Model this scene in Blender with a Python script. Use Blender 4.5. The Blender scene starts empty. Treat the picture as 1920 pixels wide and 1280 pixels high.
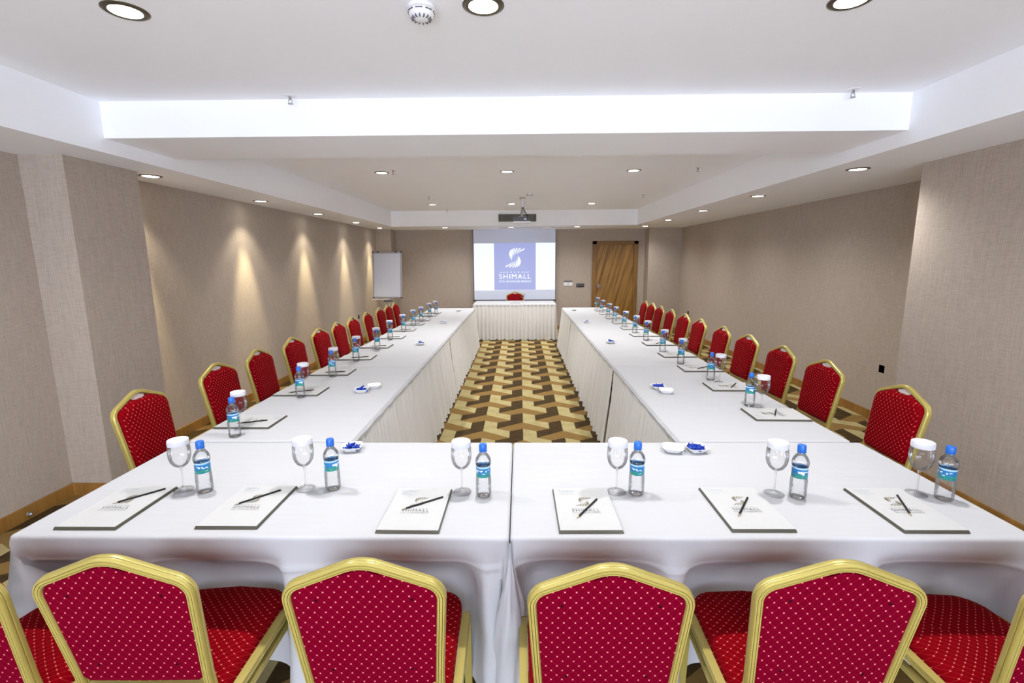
import bpy, bmesh, math, random
from mathutils import Vector, Matrix
random.seed(7)
S = bpy.context.scene
COL = S.collection
PI = math.pi
R = math.radians

# ------------------------------------------------------------------ materials
def srgb(r, g, b):
    f = lambda c: (c/255/12.92) if c/255 <= .04045 else ((c/255+.055)/1.055)**2.4
    return (f(r), f(g), f(b), 1)

class NT:
    def __init__(s, name):
        s.m = bpy.data.materials.new(name); s.m.use_nodes = True
        s.t = s.m.node_tree; s.n = s.t.nodes; s.l = s.t.links
        s.b = s.n['Principled BSDF']; s.out = s.n['Material Output']
    def node(s, typ, **kw):
        n = s.n.new(typ)
        for k, v in kw.items():
            if k.startswith('i_'):
                key = k[2:]
                key = int(key) if key.isdigit() else key.replace('_', ' ')
                n.inputs[key].default_value = v
            else: setattr(n, k, v)
        return n
    def link(s, a, b): s.l.new(a, b)
    def math(s, op, a, b=None, c=None, clamp=False):
        n = s.n.new('ShaderNodeMath'); n.operation = op; n.use_clamp = clamp
        for i, v in enumerate((a, b, c)):
            if v is None: continue
            if isinstance(v, (int, float)): n.inputs[i].default_value = v
            else: s.l.new(v, n.inputs[i])
        return n.outputs[0]
    def mix(s, fac, a, b, mode='MIX'):
        n = s.n.new('ShaderNodeMix'); n.data_type = 'RGBA'; n.blend_type = mode
        for i, v in ((0, fac), (6, a), (7, b)):
            if isinstance(v, (int, float, tuple)): n.inputs[i].default_value = v
            else: s.l.new(v, n.inputs[i])
        return n.outputs[2]
    def coords(s, kind='Object'):
        return s.node('ShaderNodeTexCoord').outputs[kind]
    def mapping(s, vec, scale=(1, 1, 1), rot=(0, 0, 0)):
        n = s.node('ShaderNodeMapping'); n.inputs['Scale'].default_value = scale
        n.inputs['Rotation'].default_value = rot; s.link(vec, n.inputs[0]); return n.outputs[0]
    def noise(s, vec, scale, detail=3, rough=.5):
        n = s.node('ShaderNodeTexNoise'); n.inputs['Scale'].default_value = scale
        n.inputs['Detail'].default_value = detail; n.inputs['Roughness'].default_value = rough
        s.link(vec, n.inputs['Vector']); return n.outputs['Fac']
    def ramp(s, fac, stops):
        n = s.node('ShaderNodeValToRGB'); cr = n.color_ramp
        while len(cr.elements) < len(stops): cr.elements.new(.5)
        for e, (p, c) in zip(cr.elements, stops): e.position = p; e.color = c
        s.link(fac, n.inputs[0]); return n.outputs[0]
    def bump(s, h, strength, dist=.01):
        n = s.node('ShaderNodeBump'); n.inputs['Strength'].default_value = strength
        n.inputs['Distance'].default_value = dist; s.link(h, n.inputs['Height'])
        s.link(n.outputs[0], s.b.inputs['Normal'])
    def base(s, v):
        if isinstance(v, tuple): s.b.inputs['Base Color'].default_value = v
        else: s.link(v, s.b.inputs['Base Color'])
    def set(s, rough=None, metal=None, spec=None):
        if rough is not None: s.b.inputs['Roughness'].default_value = rough
        if metal is not None: s.b.inputs['Metallic'].default_value = metal
        if spec is not None: s.b.inputs['Specular IOR Level'].default_value = spec
        return s.m

def plain(name, col, rough=.5, metal=0, spec=.5, var=.03, scale=40):
    t = NT(name); n = t.noise(t.coords(), scale, 2)
    lo = tuple(c*(1-var) for c in col[:3])+(1,); hi = tuple(min(1, c*(1+var)) for c in col[:3])+(1,)
    t.base(t.mix(n, lo, hi)); return t.set(rough, metal, spec)

def m_wallpaper():
    t = NT('linen_wallpaper'); co = t.coords()
    a = t.noise(t.mapping(co, (18, 18, 420)), 1, 3)      # horizontal threads
    b = t.noise(t.mapping(co, (260, 260, 7)), 1, 3)      # vertical threads
    c = t.noise(co, 1.3, 3)
    s_ = t.math('ADD', t.math('MULTIPLY', a, .5), t.math('MULTIPLY', b, .5))
    t.base(t.mix(c, t.ramp(s_, [(.34, (.36, .30, .245, 1)), (.66, (.50, .43, .365, 1))]),
                 t.ramp(s_, [(.34, (.38, .315, .26, 1)), (.66, (.53, .455, .39, 1))])))
    t.bump(s_, .12, .003); return t.set(.85, 0, .25)

def m_paint():
    t = NT('white_ceiling_paint'); n = t.noise(t.coords(), 3, 3)
    t.base(t.mix(n, (.91, .92, .945, 1), (.93, .94, .96, 1))); return t.set(.9, 0, .2)

def m_wood(name, c1, c2, rot, sc=(1, 1, 1), rough=.45, stops=(.3, .7)):
    t = NT(name); v = t.mapping(t.coords(), sc, rot)
    n1 = t.noise(t.mapping(v, (1.2, 1.2, 14)), 1.6, 5, .6); n2 = t.noise(t.mapping(v, (4, 4, 90)), 2, 3)
    f = t.math('ADD', t.math('MULTIPLY', n1, .75), t.math('MULTIPLY', n2, .25))
    t.base(t.ramp(f, [(stops[0], c1), (stops[1], c2)])); return t.set(rough)

def m_carpet(name, c1, c2, c3, sc=(1, 1, 1)):
    t = NT(name); co = t.coords()
    n = t.noise(t.mapping(co, sc), 9, 4, .6); f = t.noise(co, 260, 2)
    t.base(t.mix(t.math('MULTIPLY', f, .25), t.ramp(n, [(.25, c1), (.5, c2), (.75, c3)]), (0.02, .015, .01, 1)))
    t.bump(f, .35, .004); return t.set(.95, 0, .15)

def m_fabric(name, base, line, dot, sheen=.3):
    t = NT(name); co = t.coords()
    sp = t.node('ShaderNodeSeparateXYZ'); t.link(co, sp.inputs[0])
    x = t.math('MULTIPLY', sp.outputs[0], 1/.0286)
    s_ = t.math('MULTIPLY', t.math('ADD', sp.outputs[2], sp.outputs[1]), 1/.027)
    u = t.math('ADD', x, s_); v = t.math('SUBTRACT', x, s_)
    du = t.math('ABSOLUTE', t.math('SUBTRACT', t.math('FRACT', t.math('ADD', u, .5)), .5))
    dv = t.math('ABSOLUTE', t.math('SUBTRACT', t.math('FRACT', t.math('ADD', v, .5)), .5))
    ln = t.math('LESS_THAN', t.math('MINIMUM', du, dv), .045)
    dt = t.math('LESS_THAN', t.math('ADD', t.math('POWER', du, 2), t.math('POWER', dv, 2)), .0105)
    n = t.noise(co, 500, 2)
    n2 = t.noise(co, 30, 3)
    bc = t.mix(n, tuple(c*.75 for c in base[:3])+(1,), tuple(c*1.2 for c in base[:3])+(1,))
    c = t.mix(t.math('MULTIPLY', ln, t.math('ADD', .2, t.math('MULTIPLY', n2, .5))), bc, line)
    t.base(t.mix(t.math('MULTIPLY', dt, .85), c, dot))
    t.bump(t.math('ADD', t.math('MULTIPLY', t.math('MINIMUM', du, dv), 1.5), t.math('MULTIPLY', n, .3)), .35, .003)
    t.b.inputs['Sheen Weight'].default_value = sheen; t.b.inputs['Sheen Roughness'].default_value = .35
    t.b.inputs['Sheen Tint'].default_value = (1, .12, .10, 1)
    return t.set(.9, 0, .03)

def m_cloth(name, col, creases=.25, weave=0.1, wr=3.0):
    t = NT(name); co = t.coords()
    n1 = t.noise(co, wr, 3, .55); n2 = t.noise(t.mapping(co, (1, 9, 1)), 2.2, 3); f = t.noise(co, 700, 1)
    t.base(col)
    h = t.math('ADD', t.math('MULTIPLY', n1, 1.0), t.math('ADD', t.math('MULTIPLY', n2, .35), t.math('MULTIPLY', f, weave*.02)))
    t.bump(h, creases, .03); return t.set(.8, 0, .25)

def m_clear(name, tint, edge, gloss=.05, power=2.5):
    """thin clear wall: looks through it, darker and mirror-like towards its silhouette"""
    t = NT(name); t.n.remove(t.b)
    lw = t.node('ShaderNodeLayerWeight'); lw.inputs['Blend'].default_value = .5
    f = t.math('POWER', lw.outputs['Facing'], power)
    tr = t.node('ShaderNodeBsdfTransparent'); t.link(t.mix(f, tint, edge), tr.inputs[0])
    gl = t.node('ShaderNodeBsdfGlossy'); gl.inputs['Roughness'].default_value = .03
    fr = t.node('ShaderNodeFresnel'); fr.inputs['IOR'].default_value = 1.45
    mx = t.node('ShaderNodeMixShader')
    t.link(t.math('MULTIPLY', t.math('ADD', fr.outputs[0], gloss), .8, clamp=True), mx.inputs[0])
    t.link(tr.outputs[0], mx.inputs[1]); t.link(gl.outputs[0], mx.inputs[2]); t.link(mx.outputs[0], t.out.inputs[0])
    return t.m

def m_emit(name, col, strength):
    t = NT(name); t.base((.12, .12, .13, 1)); t.b.inputs['Emission Color'].default_value = col
    t.b.inputs['Emission Strength'].default_value = strength; return t.set(.5)

def m_label():
    t = NT('bottle_label_print'); co = t.coords('Object')
    sp = t.node('ShaderNodeSeparateXYZ'); t.link(co, sp.inputs[0]); z = sp.outputs[2]
    n = t.noise(t.mapping(co, (1, 1, 1.6)), 55, 2)
    blob = t.math('GREATER_THAN', n, .57)
    low = t.math('LESS_THAN', z, .101)
    blue = (.012, .17, .42, 1)
    c = t.mix(low, blue, t.ramp(t.noise(co, 70, 2), [(.40, (.01, .16, .36, 1)), (.52, (.02, .30, .12, 1)), (.62, (.015, .2, .3, 1))]))
    mid = t.math('MULTIPLY', t.math('GREATER_THAN', z, .092), t.math('LESS_THAN', z, .114))
    c = t.mix(t.math('MULTIPLY', blob, mid), c, (.75, .85, .88, 1))
    top = t.math('GREATER_THAN', z, .1205)
    t.base(t.mix(top, c, (.38, .6, .82, 1))); return t.set(.35)

M = {}
M['wall'] = m_wallpaper(); M['paint'] = m_paint()
M['baseboard'] = m_wood('honey_wood_baseboard', srgb(122, 84, 34), srgb(172, 126, 64), (0, PI/2, 0), (.4, .4, .4))
M['baseboard_y'] = m_wood('honey_wood_baseboard_long', srgb(122, 84, 34), srgb(172, 126, 64), (PI/2, 0, 0), (.4, .4, .4))
M['door'] = m_wood('door_veneer', srgb(96, 66, 18), srgb(178, 132, 62), (0, R(38), 0), (1.0, 1.0, .22), .4, (.36, .64))
M['door_frame'] = m_wood('door_frame_wood', srgb(104, 72, 24), srgb(150, 108, 48), (0, PI/2, 0), (1, 1, 1))
M['cream'] = m_carpet('carpet_cream', (.38, .31, .14, 1), (.48, .40, .19, 1), (.53, .45, .22, 1))
M['tan'] = m_carpet('carpet_copper_brown', (.22, .135, .03, 1), (.28, .165, .055, 1), (.22, .155, .025, 1), (1, 4, 1))
M['dark'] = m_carpet('carpet_dark_brown', (.035, .016, .01, 1), (.065, .04, .012, 1), (.085, .05, .02, 1), (1, 3, 1))
M['seat'] = m_fabric('red_diamond_upholstery', (.19, .0004, .004, 1), (.38, .02, .02, 1), (.8, .25, .20, 1), .12)
M['back'] = m_fabric('crimson_diamond_upholstery', (.145, .0001, .011, 1), (.26, .006, .03, 1), (.85, .26, .25, 1), .02)
M['gold'] = None
t = NT('gold_painted_metal'); t.base(t.mix(t.noise(t.mapping(t.coords(), (1, 1, 1)), 8, 2), (.44, .36, .09, 1), (.53, .44, .13, 1)))
M['gold'] = t.set(.30, .3, .5)
M['grip'] = plain('pale_grey_plate', (.62, .58, .56, 1), .4)
M['stud'] = plain('dark_stud', (.02, .002, .006, 1), .9, 0, .05)
M['cloth'] = m_cloth('white_tablecloth', (.505, .51, .53, 1), .3)
M['skirt'] = m_cloth('ivory_pleated_skirt', (.74, .73, .71, 1), .12)
M['glass'] = m_clear('clear_glass', (.985, .985, .99, 1), (.35, .35, .37, 1), .01, 4.5)
M['pet'] = m_clear('clear_plastic', (.975, .98, .99, 1), (.62, .65, .70, 1), .03, 3.4)
M['paper_lid'] = plain('white_paper_cap', (.60, .60, .65, 1), .7)
M['cap'] = plain('blue_bottle_cap', (.012, .13, .52, 1), .35)
M['label'] = m_label()
M['paper'] = plain('white_sheet', (.53, .53, .53, 1), .6)
M['pad_edge'] = plain('dark_olive_edge', (.10, .095, .07, 1), .35, .3)
M['ink'] = plain('grey_print', (.10, .095, .09, 1), .6)
M['ink_gold'] = plain('pale_gold_print', (.17, .155, .085, 1), .5)
M['ink_blue'] = plain('pale_blue_print', (.30, .40, .46, 1), .6)
M['pencil'] = plain('black_lacquer', (.010, .010, .010, 1), .5, 0, .25)
M['pencil_tip'] = plain('pencil_wood_tip', (.45, .36, .22, 1), .6)
M['lead'] = plain('graphite', (.06, .06, .06, 1), .5)
M['china'] = plain('white_porcelain', (.82, .82, .82, 1), .15)
M['foil'] = plain('blue_foil_wrap', (.01, .05, .42, 1), .22, .35, .6, .35, 90)
M['chrome'] = plain('brushed_dark_metal', (.16, .145, .11, 1), .3, .9)
M['lens'] = m_emit('lit_lamp_lens', (1, .96, .86, 1), 14)
M['plastic'] = plain('white_plastic', (.80, .80, .81, 1), .4)
M['black'] = plain('black_plastic', (.012, .011, .013, 1), .35)
M['grey'] = plain('grey_plastic', (.10, .10, .115, 1), .45)
M['steel'] = plain('grey_metal', (.35, .34, .33, 1), .35, .7)
M['alu'] = plain('aluminium_frame', (.42, .42, .46, 1), .35, .6)
M['board'] = plain('whiteboard_face', (.62, .64, .72, 1), .25)
M['grille_dark'] = plain('grille_back', (.05, .048, .04, 1), .7)
M['grille'] = plain('olive_grey_grille', (.20, .19, .155, 1), .5, .3)
M['screen'] = plain('spill_tinted_screen_fabric', (.74, .80, .97, 1), .8)  # white fabric; bluish spill of the projector is put into its base colour
M['scr_white'] = m_emit('projected_white', (.90, .95, 1, 1), .72)
M['scr_blue'] = m_emit('projected_blue', (.31, .35, .68, 1), .72)
M['scr_text'] = m_emit('projected_lettering', (.85, .97, 1, 1), .95)
M['copper'] = plain('reddish_collar', (.42, .20, .14, 1), .5)
M['frame_win'] = plain('window_frame_paint', (.7, .7, .7, 1), .5)

# ------------------------------------------------------------------ mesh helpers
def link(o, parent=None):
    COL.objects.link(o)
    if parent is not None: o.parent = parent
    return o
def obj(name, bm, mat=None, parent=None, smooth=False, angle=None):
    if isinstance(bm, bmesh.types.BMesh):
        me = bpy.data.meshes.new(name); bmesh.ops.recalc_face_normals(bm, faces=bm.faces); bm.to_mesh(me); bm.free()
    else: me = bm
    for m in (mat if isinstance(mat, (list, tuple)) else [mat]):
        if m is not None: me.materials.append(m)
    if smooth:
        for p in me.polygons: p.use_smooth = True
        if angle is not None:
            try: me.set_sharp_from_angle(angle=R(angle))
            except Exception: pass
    return link(bpy.data.objects.new(name, me), parent)
def thing(name, label, cat, loc=(0, 0, 0), rz=0, group=None):
    o = bpy.data.objects.new(name, None); o.empty_display_size = .1
    o.location = loc; o.rotation_euler = (0, 0, rz); link(o)
    return tag(o, label, cat, group)
def tag(o, label, cat, group=None, kind=None):
    if label: o['label'] = label
    if cat: o['category'] = cat
    if group: o['group'] = group
    if kind: o['kind'] = kind
    return o
def struct(name, bm, mat, **k):
    o = obj(name, bm, mat, **k); o['kind'] = 'structure'; return o
def copy_tree(o, parent=None):
    c = o.copy(); COL.objects.link(c); c.parent = parent
    for ch in list(o.children): copy_tree(ch, c)
    return c
def dup(root, label, loc, rz=0, group=None):
    c = copy_tree(root); c.location = loc; c.rotation_euler = (0, 0, rz); c['label'] = label
    if group: c['group'] = group
    return c
def box(bm, x0, x1, y0, y1, z0, z1, bev=0, mi=0, mtx=None):
    b2 = bmesh.new(); bmesh.ops.create_cube(b2, size=1)
    for v in b2.verts:
        v.co = Vector(((x0+x1)/2+v.co.x*(x1-x0), (y0+y1)/2+v.co.y*(y1-y0), (z0+z1)/2+v.co.z*(z1-z0)))
    if bev: bmesh.ops.bevel(b2, geom=list(b2.edges)+list(b2.verts), offset=bev, segments=2, affect='EDGES', profile=.7)
    merge(bm, b2, mi, mtx); return bm
def merge(bm, b2, mi=0, mtx=None):
    vs = [bm.verts.new((mtx @ v.co) if mtx else v.co) for v in b2.verts]
    b2.verts.index_update()
    for f in b2.faces:
        try: nf = bm.faces.new([vs[v.index] for v in f.verts]); nf.material_index = mi if mi else f.material_index; nf.smooth = f.smooth
        except ValueError: pass
    b2.free()
def quad(bm, pts, mi=0):
    f = bm.faces.new([bm.verts.new(p) for p in pts]); f.material_index = mi; return f
def lathe(prof, n=24, bm=None, mi=0, cap0=False, cap1=False):
    bm = bm or bmesh.new(); rings = []
    for (r, z) in prof:
        rings.append([bm.verts.new((r*math.cos(2*PI*i/n), r*math.sin(2*PI*i/n), z)) for i in range(n)])
    for a, b in zip(rings, rings[1:]):
        for i in range(n):
            f = bm.faces.new((a[i], a[(i+1) % n], b[(i+1) % n], b[i])); f.material_index = mi
    if cap0: bm.faces.new(rings[0]).material_index = mi
    if cap1: bm.faces.new(rings[-1]).material_index = mi
    return bm
def fillet(pts, rad, seg=6):
    out = [Vector(pts[0])]
    for i in range(1, len(pts)-1):
        p, a, b = Vector(pts[i]), Vector(pts[i-1]), Vector(pts[i+1]); r = rad[i] if isinstance(rad, (list, tuple)) else rad
        if r <= 0: out.append(p); continue
        u, v = (a-p).normalized(), (b-p).normalized(); ang = u.angle(v)
        if ang > R(178): out.append(p); continue
        d = min(r/math.tan(ang/2), (a-p).length*.49, (b-p).length*.49); rr = d*math.tan(ang/2)
        c = p+(u+v).normalized()*(rr/math.sin(ang/2)); s, e = p+u*d-c, p+v*d-c; th = s.angle(e)
        ax = s.cross(e).normalized()
        for k in range(seg+1): out.append(c+Matrix.Rotation(th*k/seg, 3, ax) @ s)
    out.append(Vector(pts[-1])); return out
def sweep(bm, path, B, prof, mi=0, cap=True):
    """prof: closed list of (n, b); B the constant plane normal"""
    B = Vector(B).normalized(); rings = []
    for i, p in enumerate(path):
        a = path[max(i-1, 0)]; c = path[min(i+1, len(path)-1)]
        T = (c-a).normalized()
        if 0 < i < len(path)-1:
            t1, t2 = (p-a).normalized(), (c-p).normalized(); k = 1/max(.5, math.cos(t1.angle(t2)/2))
        else: k = 1
        N = B.cross(T).normalized()
        rings.append([bm.verts.new(p+N*(n*k)+B*b) for n, b in prof])
    m = len(prof)
    for a, b in zip(rings, rings[1:]):
        for i in range(m):
            f = bm.faces.new((a[i], a[(i+1) % m], b[(i+1) % m], b[i])); f.material_index = mi
    if cap: bm.faces.new(rings[0]); bm.faces.new(rings[-1])
    return bm
def tube(bm, path, r, n=8, mi=0):
    path = [Vector(p) for p in path]; rings = []; up = Vector((0, 0, 1))
    for i, p in enumerate(path):
        T = (path[min(i+1, len(path)-1)]-path[max(i-1, 0)]).normalized()
        ref = up if abs(T.dot(up)) < .95 else Vector((1, 0, 0)); U = T.cross(ref).normalized(); V = T.cross(U)
        rr = r[i] if isinstance(r, (list, tuple)) else r
        rings.append([bm.verts.new(p+U*rr*math.cos(2*PI*k/n)+V*rr*math.sin(2*PI*k/n)) for k in range(n)])
    for a, b in zip(rings, rings[1:]):
        for i in range(n): bm.faces.new((a[i], a[(i+1) % n], b[(i+1) % n], b[i])).material_index = mi
    bm.faces.new(rings[0]).material_index = mi; bm.faces.new(rings[-1]).material_index = mi
    return bm
def text_bm(body, size, cx, cy, width=None, bold=0.0):
    """flat lettering in the XY plane, centred on cx, baseline cy"""
    cu = bpy.data.curves.new('t', 'FONT'); cu.body = body; cu.size = size; cu.align_x = 'CENTER'; cu.space_character = 1.18
    o = bpy.data.objects.new('t', cu); COL.objects.link(o)
    dg = bpy.context.evaluated_depsgraph_get(); me = bpy.data.meshes.new_from_object(o.evaluated_get(dg))
    bm = bmesh.new(); bm.from_mesh(me); bpy.data.meshes.remove(me); bpy.data.objects.remove(o); bpy.data.curves.remove(cu)
    xs = [v.co.x for v in bm.verts]; w = max(xs)-min(xs); k = (width/w) if width else 1; c = (max(xs)+min(xs))/2
    for v in bm.verts: v.co = Vector(((v.co.x-c)*k+cx, v.co.y+cy, 0))
    return bm

# ------------------------------------------------------------------ room shell
XL, XLF, XR, XRF = -3.215, -3.23, 2.968, 3.63
YB, YF = -3.6, 11.45
ZS, ZU, ZB = 2.332, 2.638, 2.42
FL, FR, FY = -2.62, 2.392, 10.12      # faces of the raised part of the ceiling
BY0, BY1 = 3.185, 3.83
# carpet: interlocking motifs laid as one tiled surface
hu, per = .1303, .495
fl = bmesh.new(); X0, Y0 = .028, 5.073
cr_ = [(0, 0), (1, -.07), (1, -.247), (2, -.317), (2, -.494), (0, -.307)]
md_ = [(0, -.307), (2, -.494), (1, -.565), (0, -.495), (-1, -.5645), (-2, -.4945)]
dk_ = [(-2, -.3175-0.0), (-2, -.4945), (0, -.307), (0, 0), (-1, -.0695), (-1, -.2465)]
for c in range(-10, 11):
    for r in range(-15, 20):
        ox = X0+c*3*hu; oy = Y0+r*per+(per/2 if c % 2 else 0)
        if oy < YB-.6 or oy > YF+.8: continue
        for pts, mi in ((cr_, 0), (md_, 1), (dk_, 2)):
            quad(fl, [(ox+u*hu, oy+v, 0) for u, v in pts], mi)
bmesh.ops.remove_doubles(fl, verts=fl.verts, dist=.002)
for co, no in (((XLF-.1, 0, 0), (-1, 0, 0)), ((XRF+.1, 0, 0), (1, 0, 0)), ((0, YB-.1, 0), (0, -1, 0)), ((0, YF+.1, 0), (0, 1, 0))):
    bmesh.ops.bisect_plane(fl, geom=fl.verts[:]+fl.edges[:]+fl.faces[:], plane_co=co, plane_no=no, clear_outer=True)
floor = struct('floor', fl, [M['cream'], M['tan'], M['dark']])
sm = bpy.data.meshes.new('x')

w = bmesh.new(); box(w, XLF-.25, XLF, 3.82, YF+.2, 0, 2.6); box(w, XLF-.25, XL, YB, 3.205, 0, 2.6)
box(w, XLF-.25, -2.925, 3.205, 3.82, 0, 2.6); box(w, XLF-.25, -2.885, 11.03, YF+.1, 0, 2.6)
struct('wall_left', w, M['wall'])
w = bmesh.new(); box(w, XR, XRF+.25, YB, 3.77, 0, 2.6); box(w, XRF, XRF+.25, 3.77, YF+.2, 0, 2.6)
box(w, 2.90, XRF+.25, 11.1, YF+.1, 0, 2.6)
struct('wall_right', w, M['wall'])
DX0, DX1, DZ = 1.69, 2.745, 2.06
w = bmesh.new(); box(w, XLF-.2, DX0+.02, YF, YF+.2, 0, 2.6); box(w, DX1-.02, XRF+.2, YF, YF+.2, 0, 2.6)
box(w, DX0+.02, DX1-.02, YF, YF+.2, DZ-.02, 2.6); struct('wall_far', w, M['wall'])
# wall behind the camera with a wide window
WX0, WX1, WZ0, WZ1 = -2.5, 2.3, .75, 2.2
w = bmesh.new(); box(w, XL-.2, WX0, YB-.2, YB, 0, 2.6); box(w, WX1, XR+.2, YB-.2, YB, 0, 2.6)
box(w, WX0, WX1, YB-.2, YB, 0, WZ0); box(w, WX0, WX1, YB-.2, YB, WZ1, 2.6); struct('wall_near', w, M['wall'])
w = bmesh.new()
for x in (WX0, -.93, .7, WX1-.05): box(w, x, x+.05, YB-.12, YB-.05, WZ0, WZ1)
for z in (WZ0, WZ1-.05): box(w, WX0, WX1, YB-.12, YB-.05, z, z+.05)
win = struct('window_1', w, M['frame_win'])
w = bmesh.new(); quad(w, [(WX0, YB-.085, WZ0), (WX1, YB-.085, WZ0), (WX1, YB-.085, WZ1), (WX0, YB-.085, WZ1)])
obj('pane', w, M['glass'], win)
# ceiling: raised part, lower border all round, the faces between, and the cross beam
c = bmesh.new()
CY0 = -1.9
quad(c, [(FL, CY0, ZU), (FR, CY0, ZU), (FR, FY, ZU), (FL, FY, ZU)])
quad(c, [(XLF-.2, YB-.2, ZS), (FL, YB-.2, ZS), (FL, YF+.2, ZS), (XLF-.2, YF+.2, ZS)])
quad(c, [(FR, YB-.2, ZS), (XRF+.2, YB-.2, ZS), (XRF+.2, YF+.2, ZS), (FR, YF+.2, ZS)])
quad(c, [(FL, FY, ZS), (FR, FY, ZS), (FR, YF+.2, ZS), (FL, YF+.2, ZS)])
quad(c, [(FL, YB-.2, ZS), (FR, YB-.2, ZS), (FR, CY0, ZS), (FL, CY0, ZS)])
for (a, b) in (((FL, CY0), (FL, FY)), ((FR, CY0), (FR, FY)), ((FL, FY), (FR, FY)), ((FL, CY0), (FR, CY0))):
    quad(c, [(a[0], a[1], ZS), (b[0], b[1], ZS), (b[0], b[1], ZU), (a[0], a[1], ZU)])
box(c, FL, FR, BY0, BY1, ZB, ZU+.02)
bmesh.ops.remove_doubles(c, verts=c.verts, dist=.0005)
ceil = struct('ceiling', c, M['paint'])
w = bmesh.new(); quad(w, [(XLF-.3, YB-.3, 2.75), (XRF+.3, YB-.3, 2.75), (XRF+.3, YF+.3, 2.75), (XLF-.3, YF+.3, 2.75)])
struct('ceiling_slab', w, M['paint'])
# baseboards
BH, BT = .092, .014
w = bmesh.new(); box(w, XL, XL+BT, YB, 3.205, 0, BH, .003); box(w, -2.925, -2.925+BT, 3.205-BT, 3.82, 0, BH, .003); box(w, XLF, XLF+BT, 3.82, 11.03, 0, BH, .003)
o = struct('baseboard_left', w, M['baseboard_y'])
w = bmesh.new(); box(w, XL, -2.925+BT, 3.205-BT, 3.205, 0, BH, .003); struct('baseboard_pillar', w, M['baseboard'])
w = bmesh.new(); box(w, XR-BT, XR, YB, 3.77, 0, BH, .003); box(w, XRF-BT, XRF, 3.77, 11.1, 0, BH, .003); struct('baseboard_right', w, M['baseboard_y'])
w = bmesh.new(); box(w, -2.885, DX0-.005, YF-BT, YF, 0, BH, .003); box(w, XLF, -2.885, 11.03-BT, 11.03, 0, BH, .003); box(w, 2.90, XRF, 11.1-BT, 11.1, 0, BH, .003)
struct('baseboard_far', w, M['baseboard'])
# door
w = bmesh.new(); fw = .10
box(w, DX0, DX0+fw, YF-.03, YF+.12, 0, DZ, .006); box(w, DX1-fw, DX1, YF-.03, YF+.12, 0, DZ, .006); box(w, DX0, DX1, YF-.03, YF+.12, DZ-.075, DZ, .006)
d = struct('door_1', w, M['door_frame'])
w = bmesh.new(); box(w, DX0+fw-.004, DX1-fw+.004, YF+.012, YF+.06, .006, DZ-.072, .003); obj('door_leaf', w, M['door'], d)
w = bmesh.new(); box(w, 1.832, 1.866, YF-.01, YF, .99, 1.07, .003)
tube(w, [(1.849, YF, 1.03), (1.849, YF-.045, 1.03), (1.90, YF-.05, 1.03), (1.95, YF-.048, 1.03)], .009); obj('door_handle', w, M['steel'], d, True)

# ------------------------------------------------------------------ lamps
def make_downlight():
    t = thing('downlight', '', 'ceiling light')
    bm = lathe([(.058, -.004), (.061, -.006), (.072, -.005), (.079, -.0035), (.083, -.001), (.083, .0)], 32)
    obj('trim_ring', bm, M['chrome'], t, True)
    bm = lathe([(.002, -.0055), (.04, -.005), (.0585, -.0035)], 28, cap0=True); obj('lens', bm, M['lens'], t, True)
    return t
DL = make_downlight(); used = [False]
def spot(loc, power, size, blend, col, parent=None, rad=.045):
    l = bpy.data.lights.new('downlight_beam', 'SPOT'); l.energy = power; l.spot_size = R(size); l.spot_blend = blend
    l.color = col; l.shadow_soft_size = rad
    o = bpy.data.objects.new('downlight_beam', l); COL.objects.link(o); o.location = loc; return o
def downlight(x, y, z, label, group, power, size=125, blend=.9, col=(1, .93, .80)):
    loc = (x, y, z)
    if not used[0]: DL.location = loc; DL['label'] = label; DL['group'] = group; used[0] = True; o = DL
    else: o = dup(DL, label, loc, 0, group)
    spot((x, y, z-.03), power, size, blend, col)
    return o
def ordn(i): return ['first', 'second', 'third', 'fourth', 'fifth', 'sixth', 'seventh', 'eighth', 'ninth', 'tenth', 'eleventh'][i]
WARM = (1, .92, .78); NEUT = (1, .995, .985)
for y, row in ((2.10, 'large in view, in the near raised ceiling ahead of the beam'), (5.74, 'first row of the raised ceiling behind the beam'), (8.99, 'second row of the raised ceiling, around the projector')):
    for x, sd in ((-1.57, 'left'), (-.14, 'middle'), (1.295, 'right')):
        downlight(x, y, ZU, ('%s round recessed downlight, %s' % (sd, row)), 'downlights in the raised ceiling', 66 if y < 3 else 80, 150, 1, NEUT)
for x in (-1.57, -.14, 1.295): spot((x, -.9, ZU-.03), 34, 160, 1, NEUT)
for i, y in enumerate((4.02, 5.70, 7.31, 8.98, 10.5)):
    wsh = spot((-2.972, y, ZS-.03), 125, 36, .85, (1, .86, .54)); wsh.rotation_euler = (0, R(9.5), 0)
    downlight(-2.972, y, ZS, 'small recessed downlight, %s from the pillar in the lower ceiling by the left wall' % ordn(i), 'downlights above the left wall', 20, 96, .6, (1, .90, .70))
for i, y in enumerate((4.0, 5.61, 7.24, 8.90, 10.5)):
    downlight(2.65, y, ZS, 'small recessed downlight, %s from the camera in the lower ceiling by the right wall' % ordn(i), 'downlights above the right wall', 34, 150, 1, NEUT)
for x, n in ((-1.58, 'left of the screen'), (-.181, 'just in front of the screen top'), (1.216, 'between the screen and the door')):
    downlight(x, 10.5, ZS, 'small recessed downlight in the far lower ceiling, %s' % n, 'downlights in the far lower ceiling', 30, 150, 1, NEUT)

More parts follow.
